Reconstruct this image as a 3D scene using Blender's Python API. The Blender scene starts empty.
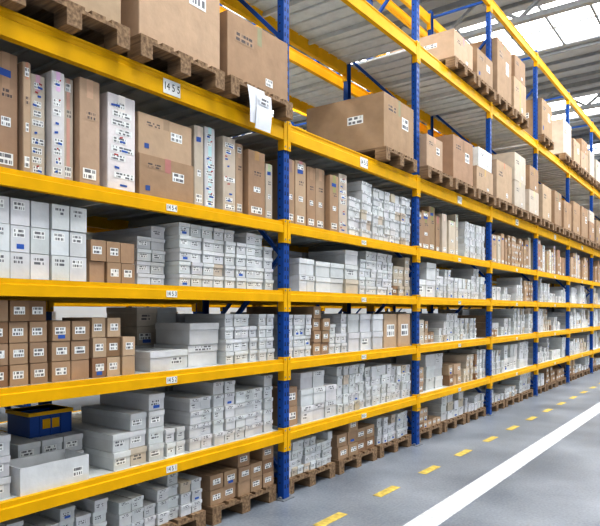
import bpy, math, random
from mathutils import Vector
R = random.Random(7)
scene = bpy.context.scene
try:
    scene.view_settings.view_transform = 'Standard'
    scene.view_settings.look = 'None'
    scene.view_settings.exposure = 0.10
    scene.view_settings.gamma = 0.80
except Exception:
    pass
BAY = 2.7
YO = 0.0
def Y(n): return 4.255 + BAY * n + YO

# ------------------------------------------------------------------ materials
def new_mat(name):
    m = bpy.data.materials.new(name); m.use_nodes = True
    nt = m.node_tree; b = nt.nodes["Principled BSDF"]
    return m, nt, b
def N(nt, t, **kw):
    n = nt.nodes.new(t)
    for k, v in kw.items(): setattr(n, k, v)
    return n
def paint(name, col, rough=0.45, metal=0.0, var=0.12, scale=6.0, bump=0.0, spec=.5):
    m, nt, b = new_mat(name)
    tc = N(nt, "ShaderNodeTexCoord"); no = N(nt, "ShaderNodeTexNoise")
    no.inputs["Scale"].default_value = scale; no.inputs["Detail"].default_value = 5
    nt.links.new(tc.outputs["Object"], no.inputs["Vector"])
    r = N(nt, "ShaderNodeValToRGB")
    r.color_ramp.elements[0].position = .3; r.color_ramp.elements[1].position = .7
    r.color_ramp.elements[0].color = tuple(c*(1-var) for c in col)+(1,)
    r.color_ramp.elements[1].color = tuple(min(1, c*(1+var)) for c in col)+(1,)
    nt.links.new(no.outputs["Fac"], r.inputs["Fac"])
    nt.links.new(r.outputs["Color"], b.inputs["Base Color"])
    b.inputs["Roughness"].default_value = rough; b.inputs["Metallic"].default_value = metal
    b.inputs["Specular IOR Level"].default_value = spec
    return m
def carton_mat():
    m, nt, b = new_mat("carton_board")
    at = N(nt, "ShaderNodeAttribute", attribute_name="Col")
    tc = N(nt, "ShaderNodeTexCoord"); no = N(nt, "ShaderNodeTexNoise")
    no.inputs["Scale"].default_value = 9; no.inputs["Detail"].default_value = 4
    nt.links.new(tc.outputs["Object"], no.inputs["Vector"])
    mr = N(nt, "ShaderNodeMapRange"); mr.inputs["To Min"].default_value = .82; mr.inputs["To Max"].default_value = 1.14
    nt.links.new(no.outputs["Fac"], mr.inputs["Value"])
    mx = N(nt, "ShaderNodeVectorMath", operation='SCALE')
    nt.links.new(at.outputs["Color"], mx.inputs[0]); nt.links.new(mr.outputs[0], mx.inputs["Scale"])
    nt.links.new(mx.outputs[0], b.inputs["Base Color"])
    b.inputs["Roughness"].default_value = .7
    b.inputs["Specular IOR Level"].default_value = .3
    bp = N(nt, "ShaderNodeBump"); bp.inputs["Strength"].default_value = .25; bp.inputs["Distance"].default_value = .02
    nt.links.new(no.outputs["Fac"], bp.inputs["Height"]); nt.links.new(bp.outputs["Normal"], b.inputs["Normal"])
    return m
def print_mat():
    m, nt, b = new_mat("printed_label")
    at = N(nt, "ShaderNodeAttribute", attribute_name="Col")
    uv = N(nt, "ShaderNodeUVMap"); sp = N(nt, "ShaderNodeSeparateXYZ")
    nt.links.new(uv.outputs[0], sp.inputs[0])
    def M(op, a, bb=None):
        n = N(nt, "ShaderNodeMath", operation=op)
        for i, v in enumerate((a, bb)):
            if v is None: continue
            if isinstance(v, (int, float)): n.inputs[i].default_value = v
            else: nt.links.new(v, n.inputs[i])
        return n.outputs[0]
    u, v = sp.outputs[0], sp.outputs[1]
    rows = M('MULTIPLY', v, 2.0); fr = M('FRACT', rows); fl = M('FLOOR', rows)
    inrow = M('MULTIPLY', M('GREATER_THAN', fr, .22), M('LESS_THAN', fr, .82))
    cb = N(nt, "ShaderNodeCombineXYZ")
    nt.links.new(M('MULTIPLY', u, 8.0), cb.inputs[0]); nt.links.new(M('MULTIPLY', fl, 7.3), cb.inputs[1])
    no = N(nt, "ShaderNodeTexNoise"); no.inputs["Scale"].default_value = 1.0; no.inputs["Detail"].default_value = 1
    nt.links.new(cb.outputs[0], no.inputs["Vector"])
    ink = M('GREATER_THAN', no.outputs["Fac"], .47)
    fu = M('FRACT', u); mg = M('MULTIPLY', M('GREATER_THAN', fu, .08), M('LESS_THAN', fu, .92))
    f = M('MULTIPLY', M('MULTIPLY', inrow, ink), M('MULTIPLY', mg, .82))
    mx = N(nt, "ShaderNodeMix", data_type='RGBA')
    nt.links.new(f, mx.inputs[0]); nt.links.new(at.outputs["Color"], mx.inputs[6])
    mx.inputs[7].default_value = (.03, .03, .05, 1)
    nt.links.new(mx.outputs[2], b.inputs["Base Color"])
    b.inputs["Roughness"].default_value = .6
    return m
def floor_mat():
    m, nt, b = new_mat("polished_concrete")
    tc = N(nt, "ShaderNodeTexCoord"); n1 = N(nt, "ShaderNodeTexNoise"); n2 = N(nt, "ShaderNodeTexNoise")
    n1.inputs["Scale"].default_value = 1.1; n1.inputs["Detail"].default_value = 8
    n2.inputs["Scale"].default_value = 45; n2.inputs["Detail"].default_value = 4
    for n in (n1, n2): nt.links.new(tc.outputs["Object"], n.inputs["Vector"])
    r = N(nt, "ShaderNodeValToRGB")
    r.color_ramp.elements[0].position = .3; r.color_ramp.elements[1].position = .72
    r.color_ramp.elements[0].color = (.165, .195, .24, 1); r.color_ramp.elements[1].color = (.34, .375, .43, 1)
    ad = N(nt, "ShaderNodeMath", operation='MULTIPLY_ADD')
    nt.links.new(n2.outputs["Fac"], ad.inputs[0]); ad.inputs[1].default_value = .5
    sb = N(nt, "ShaderNodeMath", operation='SUBTRACT'); nt.links.new(n1.outputs["Fac"], sb.inputs[0]); sb.inputs[1].default_value = .25
    nt.links.new(sb.outputs[0], ad.inputs[2])
    nt.links.new(ad.outputs[0], r.inputs["Fac"]); nt.links.new(r.outputs["Color"], b.inputs["Base Color"])
    mr = N(nt, "ShaderNodeMapRange"); mr.inputs["To Min"].default_value = .2; mr.inputs["To Max"].default_value = .48
    nt.links.new(n1.outputs["Fac"], mr.inputs["Value"]); nt.links.new(mr.outputs[0], b.inputs["Roughness"])
    return m
def emit(name, col, s):
    m, nt, b = new_mat(name)
    b.inputs["Base Color"].default_value = col+(1,)
    b.inputs["Emission Color"].default_value = col+(1,); b.inputs["Emission Strength"].default_value = s
    return m
def wood_mat():
    m, nt, b = new_mat("pallet_wood")
    tc = N(nt, "ShaderNodeTexCoord"); mp = N(nt, "ShaderNodeMapping"); mp.inputs["Scale"].default_value = (1.2, 14, 14)
    no = N(nt, "ShaderNodeTexNoise"); no.inputs["Scale"].default_value = 3; no.inputs["Detail"].default_value = 6
    nt.links.new(tc.outputs["Object"], mp.inputs[0]); nt.links.new(mp.outputs[0], no.inputs["Vector"])
    r = N(nt, "ShaderNodeValToRGB")
    r.color_ramp.elements[0].position = .3; r.color_ramp.elements[1].position = .7
    r.color_ramp.elements[0].color = (.14, .085, .05, 1); r.color_ramp.elements[1].color = (.40, .275, .165, 1)
    nt.links.new(no.outputs["Fac"], r.inputs["Fac"]); nt.links.new(r.outputs["Color"], b.inputs["Base Color"])
    b.inputs["Roughness"].default_value = .85
    return m
M_CART = carton_mat(); M_PRINT = print_mat(); M_FLOOR = floor_mat(); M_WOOD = wood_mat()
M_YEL = paint("yellow_rack_paint", (.80, .455, .004), .45, var=.07, spec=.15)
M_BLU = paint("blue_rack_paint", (.010, .085, .36), .4, var=.12, spec=.3)
M_DARK = paint("dark_slot", (.012, .014, .02), .8)
M_DECK = paint("galvanised_deck", (.66, .69, .69), .5, .0, var=.08, scale=10)
M_STEEL = paint("grey_steel", (.30, .32, .34), .5, .3)
M_WALL = paint("wall_panel", (.62, .64, .66), .8, var=.04, scale=1)
M_CEIL = paint("ceiling_sheet", (.40, .42, .45), .7, var=.05, scale=2)
M_SKY = emit("skylight_glazing", (1.0, .99, .97), 6.0)
M_WLINE = paint("white_line_paint", (.62, .66, .70), .6, var=.2, scale=14)
M_YLINE = paint("yellow_line_paint", (.62, .48, .12), .6, var=.3, scale=18)
M_PAPER = paint("paper", (.78, .8, .84), .8, var=.04)

# ------------------------------------------------------------------ builder
class MB:
    def __init__(s, mats):
        s.v = []; s.f = []; s.m = []; s.c = []; s.uv = []; s.mats = mats
    def quad(s, p, mi=0, col=(1, 1, 1), uv=None):
        i = len(s.v); s.v += [tuple(q) for q in p]; s.f.append(tuple(range(i, i+len(p)))); s.m.append(mi); s.c.append(col)
        s.uv.append(uv or [(0, 0)]*len(p))
    def box(s, x0, x1, y0, y1, z0, z1, mi=0, col=(1, 1, 1), yaw=0.0):
        P = [(x0, y0, z0), (x1, y0, z0), (x1, y1, z0), (x0, y1, z0), (x0, y0, z1), (x1, y0, z1), (x1, y1, z1), (x0, y1, z1)]
        if yaw:
            cx, cy = (x0+x1)/2, (y0+y1)/2; ca, sa = math.cos(yaw), math.sin(yaw)
            P = [(cx+(a-cx)*ca-(b-cy)*sa, cy+(a-cx)*sa+(b-cy)*ca, c) for a, b, c in P]
        i = len(s.v); s.v += P
        for F in ((0, 3, 2, 1), (4, 5, 6, 7), (0, 1, 5, 4), (1, 2, 6, 5), (2, 3, 7, 6), (3, 0, 4, 7)):
            s.f.append(tuple(i+k for k in F)); s.m.append(mi); s.c.append(col); s.uv.append([(0, 0)]*4)
    def bar(s, a, b, w, mi=0, col=(1, 1, 1)):
        a = Vector(a); b = Vector(b); d = (b-a).normalized()
        up = Vector((0, 1, 0)) if abs(d.y) < .9 else Vector((0, 0, 1))
        p = d.cross(up).normalized()*w/2; q = d.cross(p).normalized()*w/2
        i = len(s.v)
        for e in (a, b):
            for k, l in ((-1, -1), (1, -1), (1, 1), (-1, 1)): s.v.append(tuple(e+p*k+q*l))
        for F in ((3, 2, 1, 0), (4, 5, 6, 7), (0, 1, 5, 4), (1, 2, 6, 5), (2, 3, 7, 6), (3, 0, 4, 7)):
            s.f.append(tuple(i+k for k in F)); s.m.append(mi); s.c.append(col); s.uv.append([(0, 0)]*4)
    def prism(s, prof, y0, y1, mi=0):
        n = len(prof); i = len(s.v)
        s.v += [(x, y0, z) for x, z in prof]+[(x, y1, z) for x, z in prof]
        for k in range(n):
            l = (k+1) % n
            s.f.append((i+k, i+l, i+n+l, i+n+k)); s.m.append(mi); s.c.append((1, 1, 1)); s.uv.append([(0, 0)]*4)
        s.f.append(tuple(i+k for k in range(n-1, -1, -1))); s.f.append(tuple(i+n+k for k in range(n)))
        for _ in range(2): s.m.append(mi); s.c.append((1, 1, 1)); s.uv.append([(0, 0)]*n)
    def xlabel(s, x, y0, y1, z0, z1, col, mi=1, sgn=1):
        k = R.randint(0, 40); j = R.randint(0, 9)
        pts = [(x, y0, z0), (x, y1, z0), (x, y1, z1), (x, y0, z1)]
        s.quad(pts, mi, col, [(k, j), (k+1, j), (k+1, j+1), (k, j+1)])
    def ylabel(s, y, x0, x1, z0, z1, col, mi=1):
        k = R.randint(0, 40); j = R.randint(0, 9)
        s.quad([(x0, y, z0), (x1, y, z0), (x1, y, z1), (x0, y, z1)], mi, col, [(k, j), (k+1, j), (k+1, j+1), (k, j+1)])
    def obj(s, name, loc=(0, 0, 0), parent=None, bevel=0):
        me = bpy.data.meshes.new(name)
        me.from_pydata([(a-loc[0], b-loc[1], c-loc[2]) for a, b, c in s.v], [], s.f)
        for m in s.mats: me.materials.append(m)
        me.polygons.foreach_set("material_index", s.m)
        ca = me.color_attributes.new("Col", 'FLOAT_COLOR', 'CORNER'); ul = me.uv_layers.new(name="UVMap")
        cd = []; ud = []
        for f, c, u in zip(s.f, s.c, s.uv):
            for k in range(len(f)): cd += [c[0], c[1], c[2], 1]; ud += list(u[k])
        ca.data.foreach_set("color", cd); ul.data.foreach_set("uv", ud)
        me.update()
        o = bpy.data.objects.new(name, me); o.location = loc; scene.collection.objects.link(o)
        if parent: o.parent = parent
        return o
def jit(c, a=.06, h=.02):
    k = 1+R.uniform(-a, a)
    return tuple(max(0, min(1, x*k*(1+R.uniform(-h, h)))) for x in c)
WHITE = (.70, .715, .73); BROWN = (.42, .29, .19); TAN = (.54, .40, .28); PALE = (.62, .55, .46); DKB = (.32, .20, .12)
LAB = (.84, .85, .84); BLUE = (.03, .09, .38)

# ------------------------------------------------------------------ rack
LV = [(.573, .10), (1.208, .10), (1.824, .10), (2.44, .10), (3.298, .16), (4.98, .16), (6.70, .16)]
TOP = {5: .623, 4: 1.258, 3: 1.874, 2: 2.49, 1: 3.378, 0: 5.06, -1: 6.78}
NB0, NB1 = -2, 9
PW = .040
def rack(name, xf, depth, holes=True, labels=True):
    root = bpy.data.objects.new(name, None); scene.collection.objects.link(root)
    H = 6.86
    fr = MB([M_BLU, M_DARK, M_STEEL]); bm = MB([M_YEL, M_STEEL]); dk = MB([M_DECK, M_STEEL]); lb = MB([M_CART, M_PRINT])
    for n in range(NB0, NB1+1):
        y = Y(n)
        for side in (0, 1):
            f = xf-.008 if side == 0 else xf-depth+.008; s = -1 if side == 0 else 1
            a, b = sorted((f, f+s*.006)); fr.box(a, b, y-PW, y+PW, .012, H, 0)
            a, b = sorted((f+s*.0065, f+s*.07))
            fr.box(a, b, y-PW, y-PW+.006, .012, H, 0); fr.box(a, b, y+PW-.006, y+PW, .012, H, 0)
            a, b = sorted((f+s*-.03, f+s*.11)); fr.box(a, b, y-.08, y+.08, 0, .010, 2)
            for e in (-.062, .062): fr.box(f-.012+s*.02, f+.012+s*.02, y+e-.01, y+e+.01, .0105, .03, 2)
            if holes and side == 0 and n <= 6:
                z = .1
                while z < H-.05:
                    for e in (-.020, .020):
                        fr.quad([(f+.0015, y+e-.008, z), (f+.0015, y+e+.008, z), (f+.0015, y+e+.005, z+.036), (f+.0015, y+e-.005, z+.036)], 1)
                    fr.quad([(f-.05, y-PW-.0015, z+.04), (f-.035, y-PW-.0015, z+.04), (f-.035, y-PW-.0015, z+.055), (f-.05, y-PW-.0015, z+.055)], 1)
                    z += .075
        xa, xb = xf-.08, xf-depth+.08
        zz = .25; k = 0
        fr.bar((xa, y, .2), (xb, y, .2), .035)
        while zz+1.0 < H:
            p, q = ((xa, xb) if k % 2 == 0 else (xb, xa))
            fr.bar((p, y, zz), (q, y, zz+.95), .035); zz += .98; k += 1
        fr.bar((xa, y, H-.12), (xb, y, H-.12), .035)
    for n in range(NB0, NB1):
        y0, y1 = Y(n)+PW+.002, Y(n+1)-PW-.002
        for li, (zc, bh) in enumerate(LV):
            t = zc+bh/2; bo = zc-bh/2
            for side in (0, 1):
                f = xf if side == 0 else xf-depth; s = 1 if side == 0 else -1
                if bh > .12:
                    prof = [(f, bo), (f, bo+.10), (f-s*.014, bo+.112), (f-s*.014, t-.02), (f-s*.006, t-.012), (f-s*.006, t), (f-s*.055, t), (f-s*.055, bo)]
                else:
                    prof = [(f, bo), (f, t-.035), (f-s*.01, t-.03), (f-s*.01, t), (f-s*.05, t), (f-s*.05, bo)]
                if s < 0: prof = prof[::-1]
                bm.prism(prof, y0, y1, 0)
                for yy, e in ((Y(n), 1), (Y(n+1), -1)):
                    a, b = sorted((yy+e*.004, yy+e*.050)); c, d = sorted((f-s*.006, f+s*.004))
                    bm.box(c, d, a, b, bo-.09, t+.02, 0)
                    a, b = sorted((yy+e*(PW+.001), yy+e*.050)); c, d = sorted((f-s*.065, f-s*.0065))
                    bm.box(c, d, a, b, bo-.09, t+.02, 0)
                    if side == 0:
                        for zz in (bo-.06, t-.0):
                            bm.box(f+.004, f+.008, yy+e*.03-.007, yy+e*.03+.007, zz-.007, zz+.007, 1)
            if li < 6:
                k = 12; w = (y1-y0)/k
                for j in range(k):
                    a = y0+j*w+.004; b = a+w-.008
                    dk.box(xf-depth+.06, xf-.06, a, b, t-.012, t-.001, 0)
                    dk.box(xf-depth+.06, xf-.06, a, a+.006, t-.030, t-.0125, 0)
                    dk.box(xf-depth+.06, xf-.06, b-.006, b, t-.030, t-.0125, 0)
                for j in (1, 2):
                    yy = y0+(y1-y0)*j/3
                    dk.box(xf-depth+.055, xf-.055, yy-.015, yy+.015, t-.07, t-.031, 0)
            if labels and li < 5:
                ym = (y0+y1)/2; L = .10 if li < 4 else .16; hh = .024 if li < 4 else .052
                zc2 = zc-.012 if li < 4 else bo+.068; xl = xf+.001 if li < 4 else xf+.002
                lb.box(xl, xl+.002, ym-L/2, ym+L/2, zc2-hh, zc2+hh, 0, (.84, .84, .82))
                if n > 1: lb.xlabel(xl+.003, ym-L/2+.01, ym+L/2-.01, zc2-hh+.008, zc2+hh-.008, (.8, .8, .8))
                elif n >= -1:
                    tx = bpy.data.curves.new("label_text", 'FONT'); tx.body = "14 5 %d" % (li+1); tx.size = .045 if li < 4 else .075
                    tx.align_x = 'CENTER'; tx.align_y = 'CENTER'; tx.extrude = .0003; tx.space_character = .95; tx.space_word = 1.3
                    to = bpy.data.objects.new("label_text", tx); scene.collection.objects.link(to)
                    to.rotation_euler = (math.pi/2, 0, math.pi/2); to.location = (xl+.0026, ym, zc2); to.parent = root
                    to.scale = (.78, 1, 1)
                    tx.materials.append(M_DARK)
    fr.obj("upright_frames", parent=root); bm.obj("beams", parent=root); dk.obj("shelf_decks", parent=root)
    if labels: lb.obj("bay_labels", parent=root)
    return root
YO2, YO3 = -1.5, .7
rack("pallet_rack", 0.0, 1.1)
YO = YO2; rack("pallet_rack", -1.35, 1.1, holes=False, labels=False)
YO = YO3; rack("pallet_rack", -5.6, 1.1, holes=False, labels=False)
YO = 0.0

# ------------------------------------------------------------------ small carton stacks
CLEAR = {5: .52, 4: .50, 3: .50, 2: .70, 1: 1.4, 0: 1.4}
def stack(n, lvl, t0, t1, w, h, rows, kind, d=.42, xf=-.055, ranks=2, lid=True, zb=None, xoff=0.0, jx=.024, detail=True, plain=False):
    z = TOP[lvl] if zb is None else zb
    y0 = Y(n)+BAY*t0; y1 = Y(n)+BAY*t1
    cols = max(1, int(round((y1-y0)/w))); w = (y1-y0)/cols
    mb = MB([M_CART, M_PRINT])
    base = {'white': WHITE, 'brown': BROWN, 'tan': TAN, 'pale': PALE}[kind]
    hmax = CLEAR[lvl] if zb is None else 9
    prev = None; style_lab = R.random()
    for c in range(cols):
        if isinstance(rows, (list, tuple)): nr = rows[c % len(rows)]
        else:
            nr = rows
            if prev is not None and prev < rows and R.random() < .5: nr = prev
            elif R.random() < .22: nr = max(1, rows-R.choice([1, 1, 2]))
            prev = nr
        cxo = R.uniform(-jx, jx)
        for rk in range(ranks):
            nn = nr if rk == 0 else max(nr, (rows if isinstance(rows, int) else max(rows)))
            nn = min(nn, int((hmax+.001)/h))
            for r in range(nn):
                hid = rk > 0 and r < nr-1
                xo = cxo*.6+R.uniform(-jx, jx)*.4
                x1 = xf+xoff-rk*(d+.03)+xo-(.015 if rk else 0)-abs(jx); x0 = x1-d+.02
                sl = R.uniform(0, .007)
                a = y0+c*w+.002+sl; b = y0+(c+1)*w-.005
                za = z+r*h+.0005; zc = za+h-.0035
                col = jit(base, .09, .015)
                if kind == 'white' and R.random() < .05: col = jit(PALE, .05)
                if kind != 'white' and R.random() < .08: col = jit(DKB, .1)
                if hid:
                    mb.box(x0, x1, a, b, za, zc, 0, col); continue
                if not isinstance(rows, (list, tuple)) and rk == 0 and r == nn-1 and r > 0 and R.random() < .14:
                    mb.box(x0, x1, a, b, za, zc, 0, col, R.choice([-1, 1])*R.uniform(.03, .09)); continue
                if lid and detail:
                    zl = zc-h*.30
                    mb.box(x0+.004, x1-.006, a+.003, b-.003, za, zl-.0012, 0, tuple(q*.93 for q in col))
                    mb.box(x0, x1, a, b, zl, zc, 0, col)
                    lx = x1-.006
                else:
                    mb.box(x0, x1, a, b, za, zc, 0, col); zl = zc; lx = x1
                if rk == 0:
                    m = (b-a)
                    if kind == 'white':
                        if plain and R.random() < .55: continue
                        if lid and detail:
                            if style_lab < .4:
                                mb.xlabel(x1+.0008, a+m*.15, a+m*.8, zl+h*.03, zc-h*.04, tuple(q for q in col))
                                if R.random() < .35: mb.xlabel(lx+.0008, a+m*.15, a+m*.5, za+h*.2, zl-h*.12, col)
                            else:
                                mb.xlabel(lx+.0008, a+m*.12, a+m*.72, za+h*.28, zl-h*.06, LAB if R.random() < .5 else col)
                        elif R.random() < .9:
                            mb.xlabel(lx+.0008, a+m*.12, a+m*.75, za+h*.55, zc-h*.12, LAB if R.random() < .4 else col)
                    else:
                        if R.random() < .85:
                            u = R.uniform(.12, .25); mb.xlabel(lx+.0008, a+m*u, a+m*(u+.6), za+h*.32, za+h*.68, LAB)
                    if R.random() < .06:
                        mb.quad([(lx+.001, a+m*.3, za+h*.12), (lx+.001, b-m*.3, za+h*.12), (lx+.001, b-m*.3, za+h*.3), (lx+.001, a+m*.3, za+h*.3)], 0, (.05, .14, .5))
                if kind != 'white' and r == nn-1:
                    ym = (a+b)/2; mb.quad([(x0, ym-.012, zc+.0006), (x1, ym-.012, zc+.0006), (x1, ym+.012, zc+.0006), (x0, ym+.012, zc+.0006)], 0, tuple(q*.8 for q in col))
    nm = {'white': 'white_carton_stack', 'brown': 'brown_carton_stack', 'tan': 'brown_carton_stack', 'pale': 'beige_carton_stack'}[kind]
    return mb.obj(nm, loc=((xf+xoff)-.2, (y0+y1)/2, z))

# ------------------------------------------------------------------ large cartons
def carton(name, x0, x1, y0, y1, z0, z1, col, style=0, yaw=0.0, bevel=.004):
    mb = MB([M_CART, M_PRINT]); W = y1-y0; H = z1-z0; D = x1-x0
    tape = tuple(min(1, q*R.choice([1.15, .82, 1.2])) for q in col)
    c = .004
    P = [(x0+c, y0), (x1-c, y0), (x1, y0+c), (x1, y1-c), (x1-c, y1), (x0+c, y1), (x0, y1-c), (x0, y0+c)]
    i = len(mb.v); zt = z1-.006
    mb.v += [(a, b, z0) for a, b in P]+[(a, b, zt) for a, b in P]
    for k in range(8):
        l = (k+1) % 8; mb.f.append((i+k, i+l, i+8+l, i+8+k)); mb.m.append(0); mb.c.append(col); mb.uv.append([(0, 0)]*4)
    mb.f.append(tuple(i+k for k in range(7, -1, -1))); mb.f.append(tuple(i+8+k for k in range(8)))
    for _ in range(2): mb.m.append(0); mb.c.append(col); mb.uv.append([(0, 0)]*8)
    ym = (y0+y1)/2
    mb.box(x0+.002, x1-.002, y0+.002, ym-.002, z1-.0055, z1-.001, 0, tuple(q*1.03 for q in col)); mb.box(x0+.002, x1-.002, ym+.002, y1-.002, z1-.0055, z1-.001, 0, col)
    tw = min(.028, W*.16)
    e = .0015
    mb.quad([(x0, ym-tw, z1), (x1, ym-tw, z1), (x1, ym+tw, z1), (x0, ym+tw, z1)], 0, tape)
    dz = R.choice([.08, .12, H*.3, H if R.random() < .3 else .1])
    mb.quad([(x1+e, ym-tw, z1-dz), (x1+e, ym+tw, z1-dz), (x1+e, ym+tw, z1), (x1+e, ym-tw, z1)], 0, tape)
    def rx(u0, u1, v0, v1, cc, mi=0, e2=.0024):
        if mi == 1: mb.xlabel(x1+e2, y0+W*u0, y0+W*u1, z0+H*v0, z0+H*v1, cc)
        else:
            s1, s2 = R.uniform(-.01, .01), R.uniform(-.01, .01)
            mb.quad([(x1+e2, y0+W*u0, z0+H*v0), (x1+e2, y0+W*u1, z0+H*(v0+s1)), (x1+e2, y0+W*u1, z0+H*(v1+s1)), (x1+e2, y0+W*u0, z0+H*v1)], 0, cc)
    if style == 0:
        rx(.15, .8, .06, .16, LAB, 1)
        if R.random() < .7: rx(.3, .8, .62, .70, col, 1)
        if R.random() < .5: rx(.2, .7, .80, .86, (.05, .12, .4))
        if R.random() < .5: rx(.2, .75, .87, .95, LAB, 1)
        if R.random() < .5: rx(.3, .7, .38, .46, LAB, 1)
    elif style == 1:
        v = .05
        while v < .9:
            if R.random() < .6: rx(R.uniform(.05, .3), R.uniform(.6, .95), v, v+.06, LAB, 1)
            if R.random() < .6:
                u = R.uniform(.1, .5); rx(u, u+R.uniform(.15, .4), v+.01, v+.03, (.05, .13, .45), 0, .0032)
            if R.random() < .3:
                u = R.uniform(.1, .6); rx(u, u+R.uniform(.1, .25), v+.05, v+.065, (.45, .08, .08), 0, .0034)
            v += .09
    elif style == 2:
        rx(.58, .8, .5, .72, LAB, 1); rx(.12, .4, .70, .82, col, 1)
        if R.random() < .5: rx(.1, .18, .15, .27, (.06, .12, .35))
    elif style == 3:
        rx(.1, .4, .6, .75, col, 1); rx(.6, .72, .12, .24, LAB, 1)
    if H > .25:
        mb.ylabel(y0-.0015, x1-D*.45, x1-D*.25, z0+H*.5, z0+H*.65, LAB if R.random() < .5 else col)
    o = mb.obj(name, loc=((x0+x1)/2, ym, z0), bevel=0)
    o.rotation_euler[2] = yaw
    return o
def pallet_mesh():
    mb = MB([M_WOOD])
    for y in (-.4+.05, -.0, .4-.05): mb.box(-.6, .6, y-.05, y+.05, 0, .022)
    for x in (-.53, 0, .53):
        for y in (-.35, 0, .35): mb.box(x-.07, x+.07, y-.05, y+.05, .0222, .0998)
        mb.box(x-.07, x+.07, -.4, .4, .10, .122)
    for y, w in ((-.33, .14), (-.165, .1), (0, .14), (.165, .1), (.33, .14)): mb.box(-.6, .6, y-w/2, y+w/2, .1222, .144)
    o = mb.obj("wooden_pallet", bevel=0); me = o.data; bpy.data.objects.remove(o); return me
PM = pallet_mesh()
def pallet(x, y, z, yaw=0):
    o = bpy.data.objects.new("wooden_pallet", PM); o.location = (x, y, z); o.rotation_euler[2] = yaw; scene.collection.objects.link(o)
PH = .1445
def t2y(n, t): return Y(n)+BAY*t

# ---- level 2 : tall upright cartons
def tall(n, spec, name="tall_cardboard_box"):
    for t0, t1, h, col, st in spec:
        d = R.uniform(.75, .9); xf = -.06-R.uniform(0, .06)
        carton(name, xf-d, xf, t2y(n, t0)+.003, t2y(n, t1)-.003, TOP[2]+.0005, TOP[2]+h, jit(col, .08), st)
WRAP = (.74, .73, .73)
tall(-1, [(.022, .045, .66, BROWN, 0), (.05, .105, .69, BROWN, 0), (.108, .128, .66, TAN, 0), (.132, .168, .62, PALE, 1), (.171, .205, .66, WRAP, 1), (.209, .238, .66, PALE, 0), (.241, .298, .68, TAN, 0),
          (.320, .405, .65, WRAP, 1), (.612, .650, .63, PALE, 0), (.656, .700, .65, WRAP, 1), (.728, .785, .62, PALE, 1), (.79, .825, .60, TAN, 0), (.832, .915, .57, BROWN, 0), (.925, .962, .50, PALE, 0)])
carton("cardboard_box", -.85, -.07, t2y(-1, .415), t2y(-1, .605), TOP[2]+.0005, TOP[2]+.30, BROWN, 2)
carton("cardboard_box", -.87, -.08, t2y(-1, .415), t2y(-1, .60), TOP[2]+.3015, TOP[2]+.59, TAN, 2)
tall(0, [(.025, .075, .60, BROWN, 0), (.085, .15, .62, TAN, 0), (.16, .215, .60, BROWN, 0), (.225, .285, .62, TAN, 0), (.29, .35, .58, BROWN, 0), (.36, .42, .63, PALE, 1)])
stack(0, 2, .43, .62, .13, .105, 6, 'white'); stack(0, 2, .63, .97, .13, .1, 6, 'white')
def randtall(n, a, b):
    t = a
    sp = []
    while t < b-.04:
        w = R.choice([.04, .05, .06, .07, .09]); w = min(w, b-t)
        c, s = R.choice([(BROWN, 0), (BROWN, 0), (TAN, 0), (PALE, 0), (WRAP, 1), (TAN, 0)])
        sp.append((t, t+w, R.uniform(.42, .66), c, s)); t += w+.006+(R.random() < .12)*.04
    tall(n, sp)
randtall(1, .03, .62); stack(1, 2, .65, .96, .12, .11, 5, 'white')
randtall(2, .03, .4); stack(2, 2, .42, .7, .12, .11, 5, 'tan'); randtall(2, .72, .97)
for n in (3, 4, 5, 6, 7, 8): randtall(n, .03, .96)
randtall(-2, .03, .96)

# ---- levels 3-5 hand placed, bay -1
stack(-1, 3, .03, .262, .118, .156, [3, 3, 3, 3, 3], 'white', d=.36, ranks=2, lid=False, jx=.012)
stack(-1, 3, .272, .405, .115, .14, [2, 2, 2], 'brown', d=.36, ranks=1, lid=False)
stack(-1, 3, .435, .535, .13, .088, [4, 5], 'white', d=.75, xoff=-.10, ranks=1, plain=True)
stack(-1, 3, .548, .965, .12, .096, [5, 5, 5, 5, 5, 4, 5, 5, 4], 'white', d=.5)
stack(-1, 4, .03, .165, .125, .124, [4, 4, 4], 'brown', d=.36, lid=False)
stack(-1, 4, .172, .27, .13, .124, [3, 3], 'brown', d=.36, ranks=2, lid=False)
stack(-1, 4, .276, .40, .115, .13, [3, 3, 2], 'tan', d=.36, ranks=1, lid=False)
stack(-1, 4, .445, .59, .2, .145, [1, 1], 'white', d=.45, ranks=1, plain=True)
stack(-1, 4, .60, .72, .33, .17, [2], 'white', d=.42, ranks=1, plain=True, xoff=-.02)
stack(-1, 4, .56, .72, .21, .155, [3, 3], 'white', d=.42, xoff=-.54, ranks=1, plain=True)
stack(-1, 4, .73, .965, .107, .102, [4, 4, 4, 3, 4, 4], 'white', d=.5)
stack(-1, 5, .03, .085, .13, .12, [3], 'white', d=.4)
stack(-1, 5, .15, .325, .155, .115, [2, 2, 2], 'white', d=.5, xoff=-.27, ranks=1)
stack(-1, 5, .335, .50, .15, .12, [2, 3, 4], 'white', d=.6, ranks=1)
stack(-1, 5, .51, .58, .1, .1, [2, 2], 'white', d=.5, ranks=2)
stack(-1, 5, .59, .965, .125, .1, [4, 4, 5, 5, 4, 4, 4, 5], 'white', d=.5)
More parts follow.
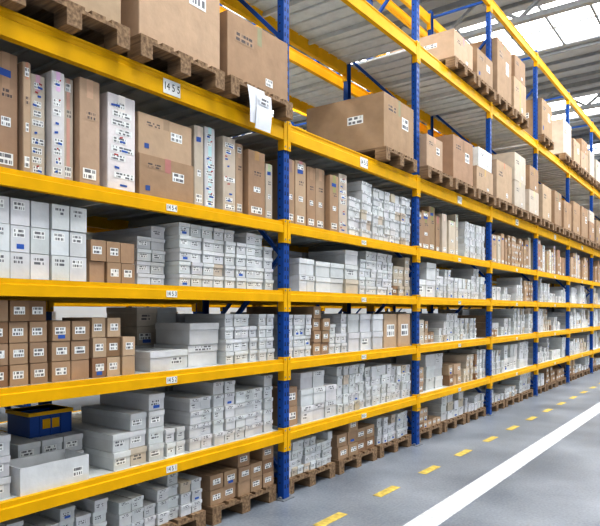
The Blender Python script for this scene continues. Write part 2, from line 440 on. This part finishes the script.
def open_box(x0, x1, y0, y1, z0, h):
    mb = MB([M_CART, M_PRINT]); c = WHITE; t = .004
    mb.box(x0, x1, y0, y1, z0, z0+t, 0, c)
    mb.box(x0, x0+t, y0, y1, z0+t, z0+h, 0, c); mb.box(x1-t, x1, y0, y1, z0+t, z0+h, 0, c)
    mb.box(x0+t, x1-t, y0, y0+t, z0+t, z0+h, 0, c); mb.box(x0+t, x1-t, y1-t, y1, z0+t, z0+h, 0, c)
    mb.xlabel(x1+.001, y0+(y1-y0)*.75, y0+(y1-y0)*.9, z0+h*.25, z0+h*.6, LAB)
    mb.obj("open_white_box", loc=((x0+x1)/2, (y0+y1)/2, z0))
open_box(-.30, -.04, t2y(-1, .094), t2y(-1, .26), TOP[5]+.0005, .16)
# blue plastic crate with yellow rim and label, standing on the rear carton pile
def crate(x0, x1, y0, y1, z0, h):
    mb = MB([M_BLU, M_YEL]); t = .006; z1 = z0+h
    mb.box(x0, x1, y0, y1, z0, z0+t)
    mb.box(x0, x0+t, y0, y1, z0+t, z1); mb.box(x1-t, x1, y0, y1, z0+t, z1)
    mb.box(x0+t, x1-t, y0, y0+t, z0+t, z1); mb.box(x0+t, x1-t, y1-t, y1, z0+t, z1)
    r = .010
    mb.box(x1-t, x1+r, y0-r, y1+r, z1-.02, z1+.004, 1); mb.box(x0-r, x0+t, y0-r, y1+r, z1-.02, z1+.004, 1)
    mb.box(x0+t, x1-t, y0-r, y0+t, z1-.02, z1+.004, 1); mb.box(x0+t, x1-t, y1-t, y1+r, z1-.02, z1+.004, 1)
    for k in range(5):
        yy = y0+(y1-y0)*k/4; mb.box(x1, x1+.006, max(y0, yy-.005), min(y1, yy+.005), z0, z1-.02)
    mb.box(x1+.001, x1+.004, y0+(y1-y0)*.3, y0+(y1-y0)*.7, z0+h*.3, z0+h*.7, 1)
    mb.obj("blue_plastic_crate", loc=((x0+x1)/2, (y0+y1)/2, z0))
crate(-.76, -.48, t2y(-1, .205), t2y(-1, .318), TOP[5]+.2285, .16)
# bay 0
stack(0, 3, .10, .20, .14, .16, [2, 2], 'white', d=.6, ranks=1, plain=True); stack(0, 3, .21, .50, .25, .155, [2, 2, 3], 'white', d=.5, plain=True); stack(0, 3, .52, .80, .125, .097, 5, 'white'); stack(0, 3, .81, .96, .13, .12, 4, 'pale')
stack(0, 4, .03, .18, .1, .1, 4, 'white'); stack(0, 4, .19, .29, .13, .12, [4, 3], 'brown', lid=False); stack(0, 4, .30, .42, .11, .10, [3, 2, 4], 'white'); stack(0, 4, .44, .70, .23, .2, [2, 2, 2], 'white', d=.5, plain=True); stack(0, 4, .72, .96, .3, .4, [1, 1], 'tan', lid=False, d=.5)
stack(0, 5, .03, .10, .18, .18, [2], 'brown', lid=False); stack(0, 5, .11, .34, .2, .16, [3, 3, 2], 'white', plain=True); stack(0, 5, .35, .55, .12, .098, 5, 'white'); stack(0, 5, .57, .78, .12, .11, 4, 'white'); stack(0, 5, .79, .97, .12, .1, 4, 'white')
def randlevel(n, lvl):
    t = .03
    while t < .88:
        L = R.uniform(.1, .32); L = min(L, .97-t)
        if L < .06: break
        r = R.random()
        kind = 'white' if r < .84 else R.choice(['brown', 'tan', 'pale'])
        if R.random() < .3:
            h = R.choice([.16, .2, .23]); w = R.choice([.2, .26]); pl = True
        else:
            h = R.choice([.08, .095, .1, .11, .12, .15]); w = R.choice([.09, .1, .12, .13, .15]); pl = False
        mx = int(CLEAR[lvl]/h); rows = max(2, mx-R.choice([0, 0, 1, 1, 2]))
        stack(n, lvl, t, t+L, w, h, rows, kind, d=.48, ranks=2 if lvl >= 4 else 1, lid=(n <= 3 and kind == 'white'), plain=pl, xoff=-R.choice([0, 0, .03, .08]))
        t += L+.008+(R.random() < .3)*.035
for n in (1, 2, 3, 4, 5, 6, 7, 8, -2):
    for l in (3, 4, 5): randlevel(n, l)

# ---- floor level
def floor_bay(n, ks):
    for i, (kd, rows, h, w) in enumerate(ks):
        yc = t2y(n, .178+.322*i); pallet(-.66, yc, .0, R.uniform(-.008, .008))
        t0 = (yc-Y(n))/BAY-.146; stack(n, 5, t0, t0+.292, w, h, rows, kd, d=.38, xf=-.07, zb=PH, lid=(kd == 'white' and n < 3), ranks=3 if n < 2 else 2)
floor_bay(-1, [('white', [3, 4, 3, 3, 4], .08, .11), ('white', [3, 3, 2, 3, 4, 3, 3], .085, .11), ('brown', [2, 2, 3, 2, 3], .12, .16)])
floor_bay(0, [('white', 4, .08, .1), ('brown', [2, 3, 2], .13, .2), ('white', [3, 3, 2, 3, 3, 3], .1, .12)])
for n in (1, 2, 3, 4, 5, 6, 7, 8, -2):
    floor_bay(n, [(R.choice(['white', 'white', 'tan', 'white', 'brown']), R.choice([2, 3]), R.choice([.09, .11, .12]), R.choice([.11, .13, .18])) for _ in range(3)])

# ---- pallet levels 1 and 0
def pal_box(n, lvl, tc, boxes, xo=0.0):
    yc = t2y(n, tc); z = TOP[lvl]; pallet(-.50+xo, yc, z+.0005, R.uniform(-.012, .012))
    z += PH+.0015
    for (w, h, d, col, st, off) in boxes:
        carton("large_cardboard_box", .06-d+xo, .06+xo, yc-w/2+off, yc+w/2+off, z, z+h, jit(col, .05), st, R.uniform(-.02, .02)); z += h+.001
pal_box(-1, 1, .19, [(.72, .42, 1.0, TAN, 2, 0), (.74, .4, 1.0, PALE, 3, 0)])
pal_box(-1, 1, .515, [(.78, .80, 1.05, TAN, 2, 0)])
pal_box(-1, 1, .835, [(.76, .52, 1.05, BROWN, 3, .0)])
pal_box(0, 1, .76, [(.78, .62, 1.05, BROWN, 2, 0)])
pal_box(1, 1, .17, [(.5, .42, 1.0, TAN, 2, -.1)])
pal_box(1, 1, .50, [(.72, .62, 1.0, BROWN, 2, 0)])
pal_box(1, 1, .83, [(.74, .36, 1.0, TAN, 3, 0), (.6, .3, .9, WRAP, 3, 0)])
def randpal(n, lvl, p=.85):
    for tc in (.175, .50, .825):
        if R.random() > p: continue
        h1 = R.uniform(.3, .8); b = [(R.uniform(.6, .78), h1, 1.0, R.choice([BROWN, TAN, BROWN, PALE]), R.choice([2, 3]), R.uniform(-.02, .02))]
        if h1 < .55 and R.random() < .6: b.append((R.uniform(.5, .7), R.uniform(.25, .5), .9, R.choice([BROWN, TAN, PALE]), 3, 0))
        pal_box(n, lvl, tc, b)
for n in (2, 3, 4, 5, 6, 7, 8): randpal(n, 1, .95)
randpal(-2, 1, 1)
pal_box(1, 0, .50, [(.74, .40, 1.0, TAN, 3, 0)]); pal_box(1, 0, .83, [(.7, .46, 1.0, BROWN, 2, 0)])
pal_box(2, 0, .175, [(.76, .95, 1.0, BROWN, 2, 0)]); pal_box(2, 0, .5, [(.7, .6, 1.0, TAN, 3, 0), (.6, .4, .9, BROWN, 3, 0)])
for n in (3, 4, 5, 6, 7): randpal(n, 0, .8)

# ---- second and third rack contents (seen through the gaps)
def back_fill(n, xf, p):
    for lvl in (3, 4, 5):
        t = .04
        while t < .9:
            L = min(R.uniform(.15, .4), .96-t)
            if L < .08: break
            if R.random() < p and not (xf > -2 and n in (-1, 0) and lvl == 5 and (n < 0 or t < .3)):
                stack(n, lvl, t, t+L, .2, .14, R.choice([1, 2, 3]), R.choice(['white', 'white', 'brown']), d=.45, xf=xf-.12, ranks=1, lid=False)
            t += L+.03
    for tc in (.2, .55, .85):
        if R.random() < .5:
            yc = t2y(n, tc); h = R.uniform(.3, .6)
            carton("large_cardboard_box", xf-1.0, xf-.15, yc-.35, yc+.35, TOP[2]+.001, TOP[2]+h, jit(BROWN), 3)
YO = YO2
for n in range(-2, 9): back_fill(n, -1.35, .5)
for n, tc in ((2, .2), (3, .3), (4, .5), (5, .4)):
    yc = t2y(n, tc); carton("large_cardboard_box", -2.35, -1.5, yc-.38, yc+.38, TOP[1]+.001, TOP[1]+.7, jit(BROWN), 3)
YO = YO3
for n in range(-2, 4): back_fill(n, -5.6, .8)
YO = 0.0

# ---- paper sheets hanging at the pallet edge
mb = MB([M_PAPER, M_PRINT])
def sheet(y0, w, z0, z1, x, tilt):
    n = 7
    pts = []
    for i in range(n+1):
        k = i/n; z = z1+(z0-z1)*k; xx = x+.012*math.sin(k*3.0)
        pts.append((xx, y0+tilt*k, y0+w+tilt*k*.6, z))
    for a, b in zip(pts, pts[1:]):
        mb.quad([(b[0], b[1], b[3]), (b[0], b[2], b[3]), (a[0], a[2], a[3]), (a[0], a[1], a[3])], 0, (1, 1, 1))
yb = t2y(-1, .755)
sheet(yb, .21, 3.21, 3.50, .112, .03); sheet(yb+.10, .19, 3.17, 3.47, .120, -.02)
mb.xlabel(.136, yb+.12, yb+.25, 3.37, 3.43, (.78, .8, .84))
mb.obj("hanging_paper_sheets", loc=(.11, yb, 3.17))

# ------------------------------------------------------------------ shell
def slab(name, x0, x1, y0, y1, z0, z1, mat):
    b = MB([mat]); b.box(x0, x1, y0, y1, z0, z1); return b.obj(name)
slab("floor", -12, 14, -8, 48, -.2, 0, M_FLOOR)
b = MB([M_WLINE]); b.box(1.14, 1.36, -6, 46, .0005, .003); b.obj("floor_line_white")
b = MB([M_YLINE])
for k in range(-6, 42):
    yc = 4.05+.95*k; b.box(.56, .65, yc-.19, yc+.19, .0005, .003)
b.obj("floor_line_dashed_yellow")
slab("wall_left", -12.2, -12, -8, 48, 0, 9.8, M_WALL)
w = MB([M_WALL, M_STEEL]); w.box(-12, 14, 48, 48.2, 0, 9.8)
for i in range(27): w.box(-12+i, -11.94+i, 47.95, 47.999, 0, 9.5, 1)
w.obj("wall_back")
sk = [(-4, -1.8), (3, 5.2), (10, 12.2), (16.2, 19.0), (24, 26.5), (31, 33.5), (38, 40.5)]
c = MB([M_CEIL, M_STEEL]); y = -8
for a, bb in sk+[(48, 48)]:
    c.box(-12, 14, y, a, 9.6, 9.8)
    yy = y+.25
    while yy < a-.1: c.box(-12, 14, yy, yy+.06, 9.5, 9.599, 1); yy += .8
    y = bb
c.obj("ceiling")
for i, (a, bb) in enumerate(sk):
    s = MB([M_SKY, M_STEEL]); s.box(-12, 14, a, bb, 9.66, 9.7, 0)
    x = -12
    while x <= 14: s.box(x-.03, x+.03, a, bb, 9.58, 9.659, 1); x += 1.1
    s.box(-12, 14, (a+bb)/2-.03, (a+bb)/2+.03, 9.56, 9.579, 1)
    s.obj("window_%d" % (i+1))
t = MB([M_STEEL])
for yt in (-2, 7, 14.5, 22, 29, 36, 43):
    t.box(-12, 14, yt-.08, yt+.08, 9.3, 9.45); t.box(-12, 14, yt-.08, yt+.08, 8.5, 8.62)
    x = -12; k = 0
    while x < 13.5:
        t.bar((x, yt, 8.6 if k % 2 else 9.32), (x+1, yt, 9.32 if k % 2 else 8.6), .07); x += 1; k += 1
t.obj("roof_trusses")

# ------------------------------------------------------------------ light
wd = bpy.data.worlds.new("World"); scene.world = wd; wd.use_nodes = True
bg = wd.node_tree.nodes["Background"]; bg.inputs[0].default_value = (.86, .93, 1, 1); bg.inputs[1].default_value = .6
def area(name, loc, rot, sx, sy, e, col=(1, .985, .96)):
    l = bpy.data.lights.new(name, 'AREA'); l.shape = 'RECTANGLE'; l.size = sx; l.size_y = sy; l.energy = e; l.color = col
    o = bpy.data.objects.new(name, l); o.location = loc; o.rotation_euler = rot; scene.collection.objects.link(o)
for i, yy in enumerate((2, 8, 14, 20, 27, 34)):
    area("aisle_fill", (2.6, yy, 8.2), (0, math.radians(0), 0), .4, 3.0, 210+(yy > 12)*40)  # added fill lights without fixtures, stronger to brighten the far end
for yy in (2, 7, 12, 20): area("aisle_fill", (-4.0, yy, 8.2), (0, 0, 0), .4, 3.0, 260)  # more added fill, lights the aisle behind the racks

# ------------------------------------------------------------------ camera
cd = bpy.data.cameras.new("camera"); cd.sensor_width = 36; cd.lens = 36; cd.shift_y = 48/600; cd.clip_end = 200
co = bpy.data.objects.new("camera", cd); co.location = (3.3, 0, 1.69); co.rotation_euler = (math.pi/2, 0, math.atan(445/600))
scene.collection.objects.link(co); scene.camera = co
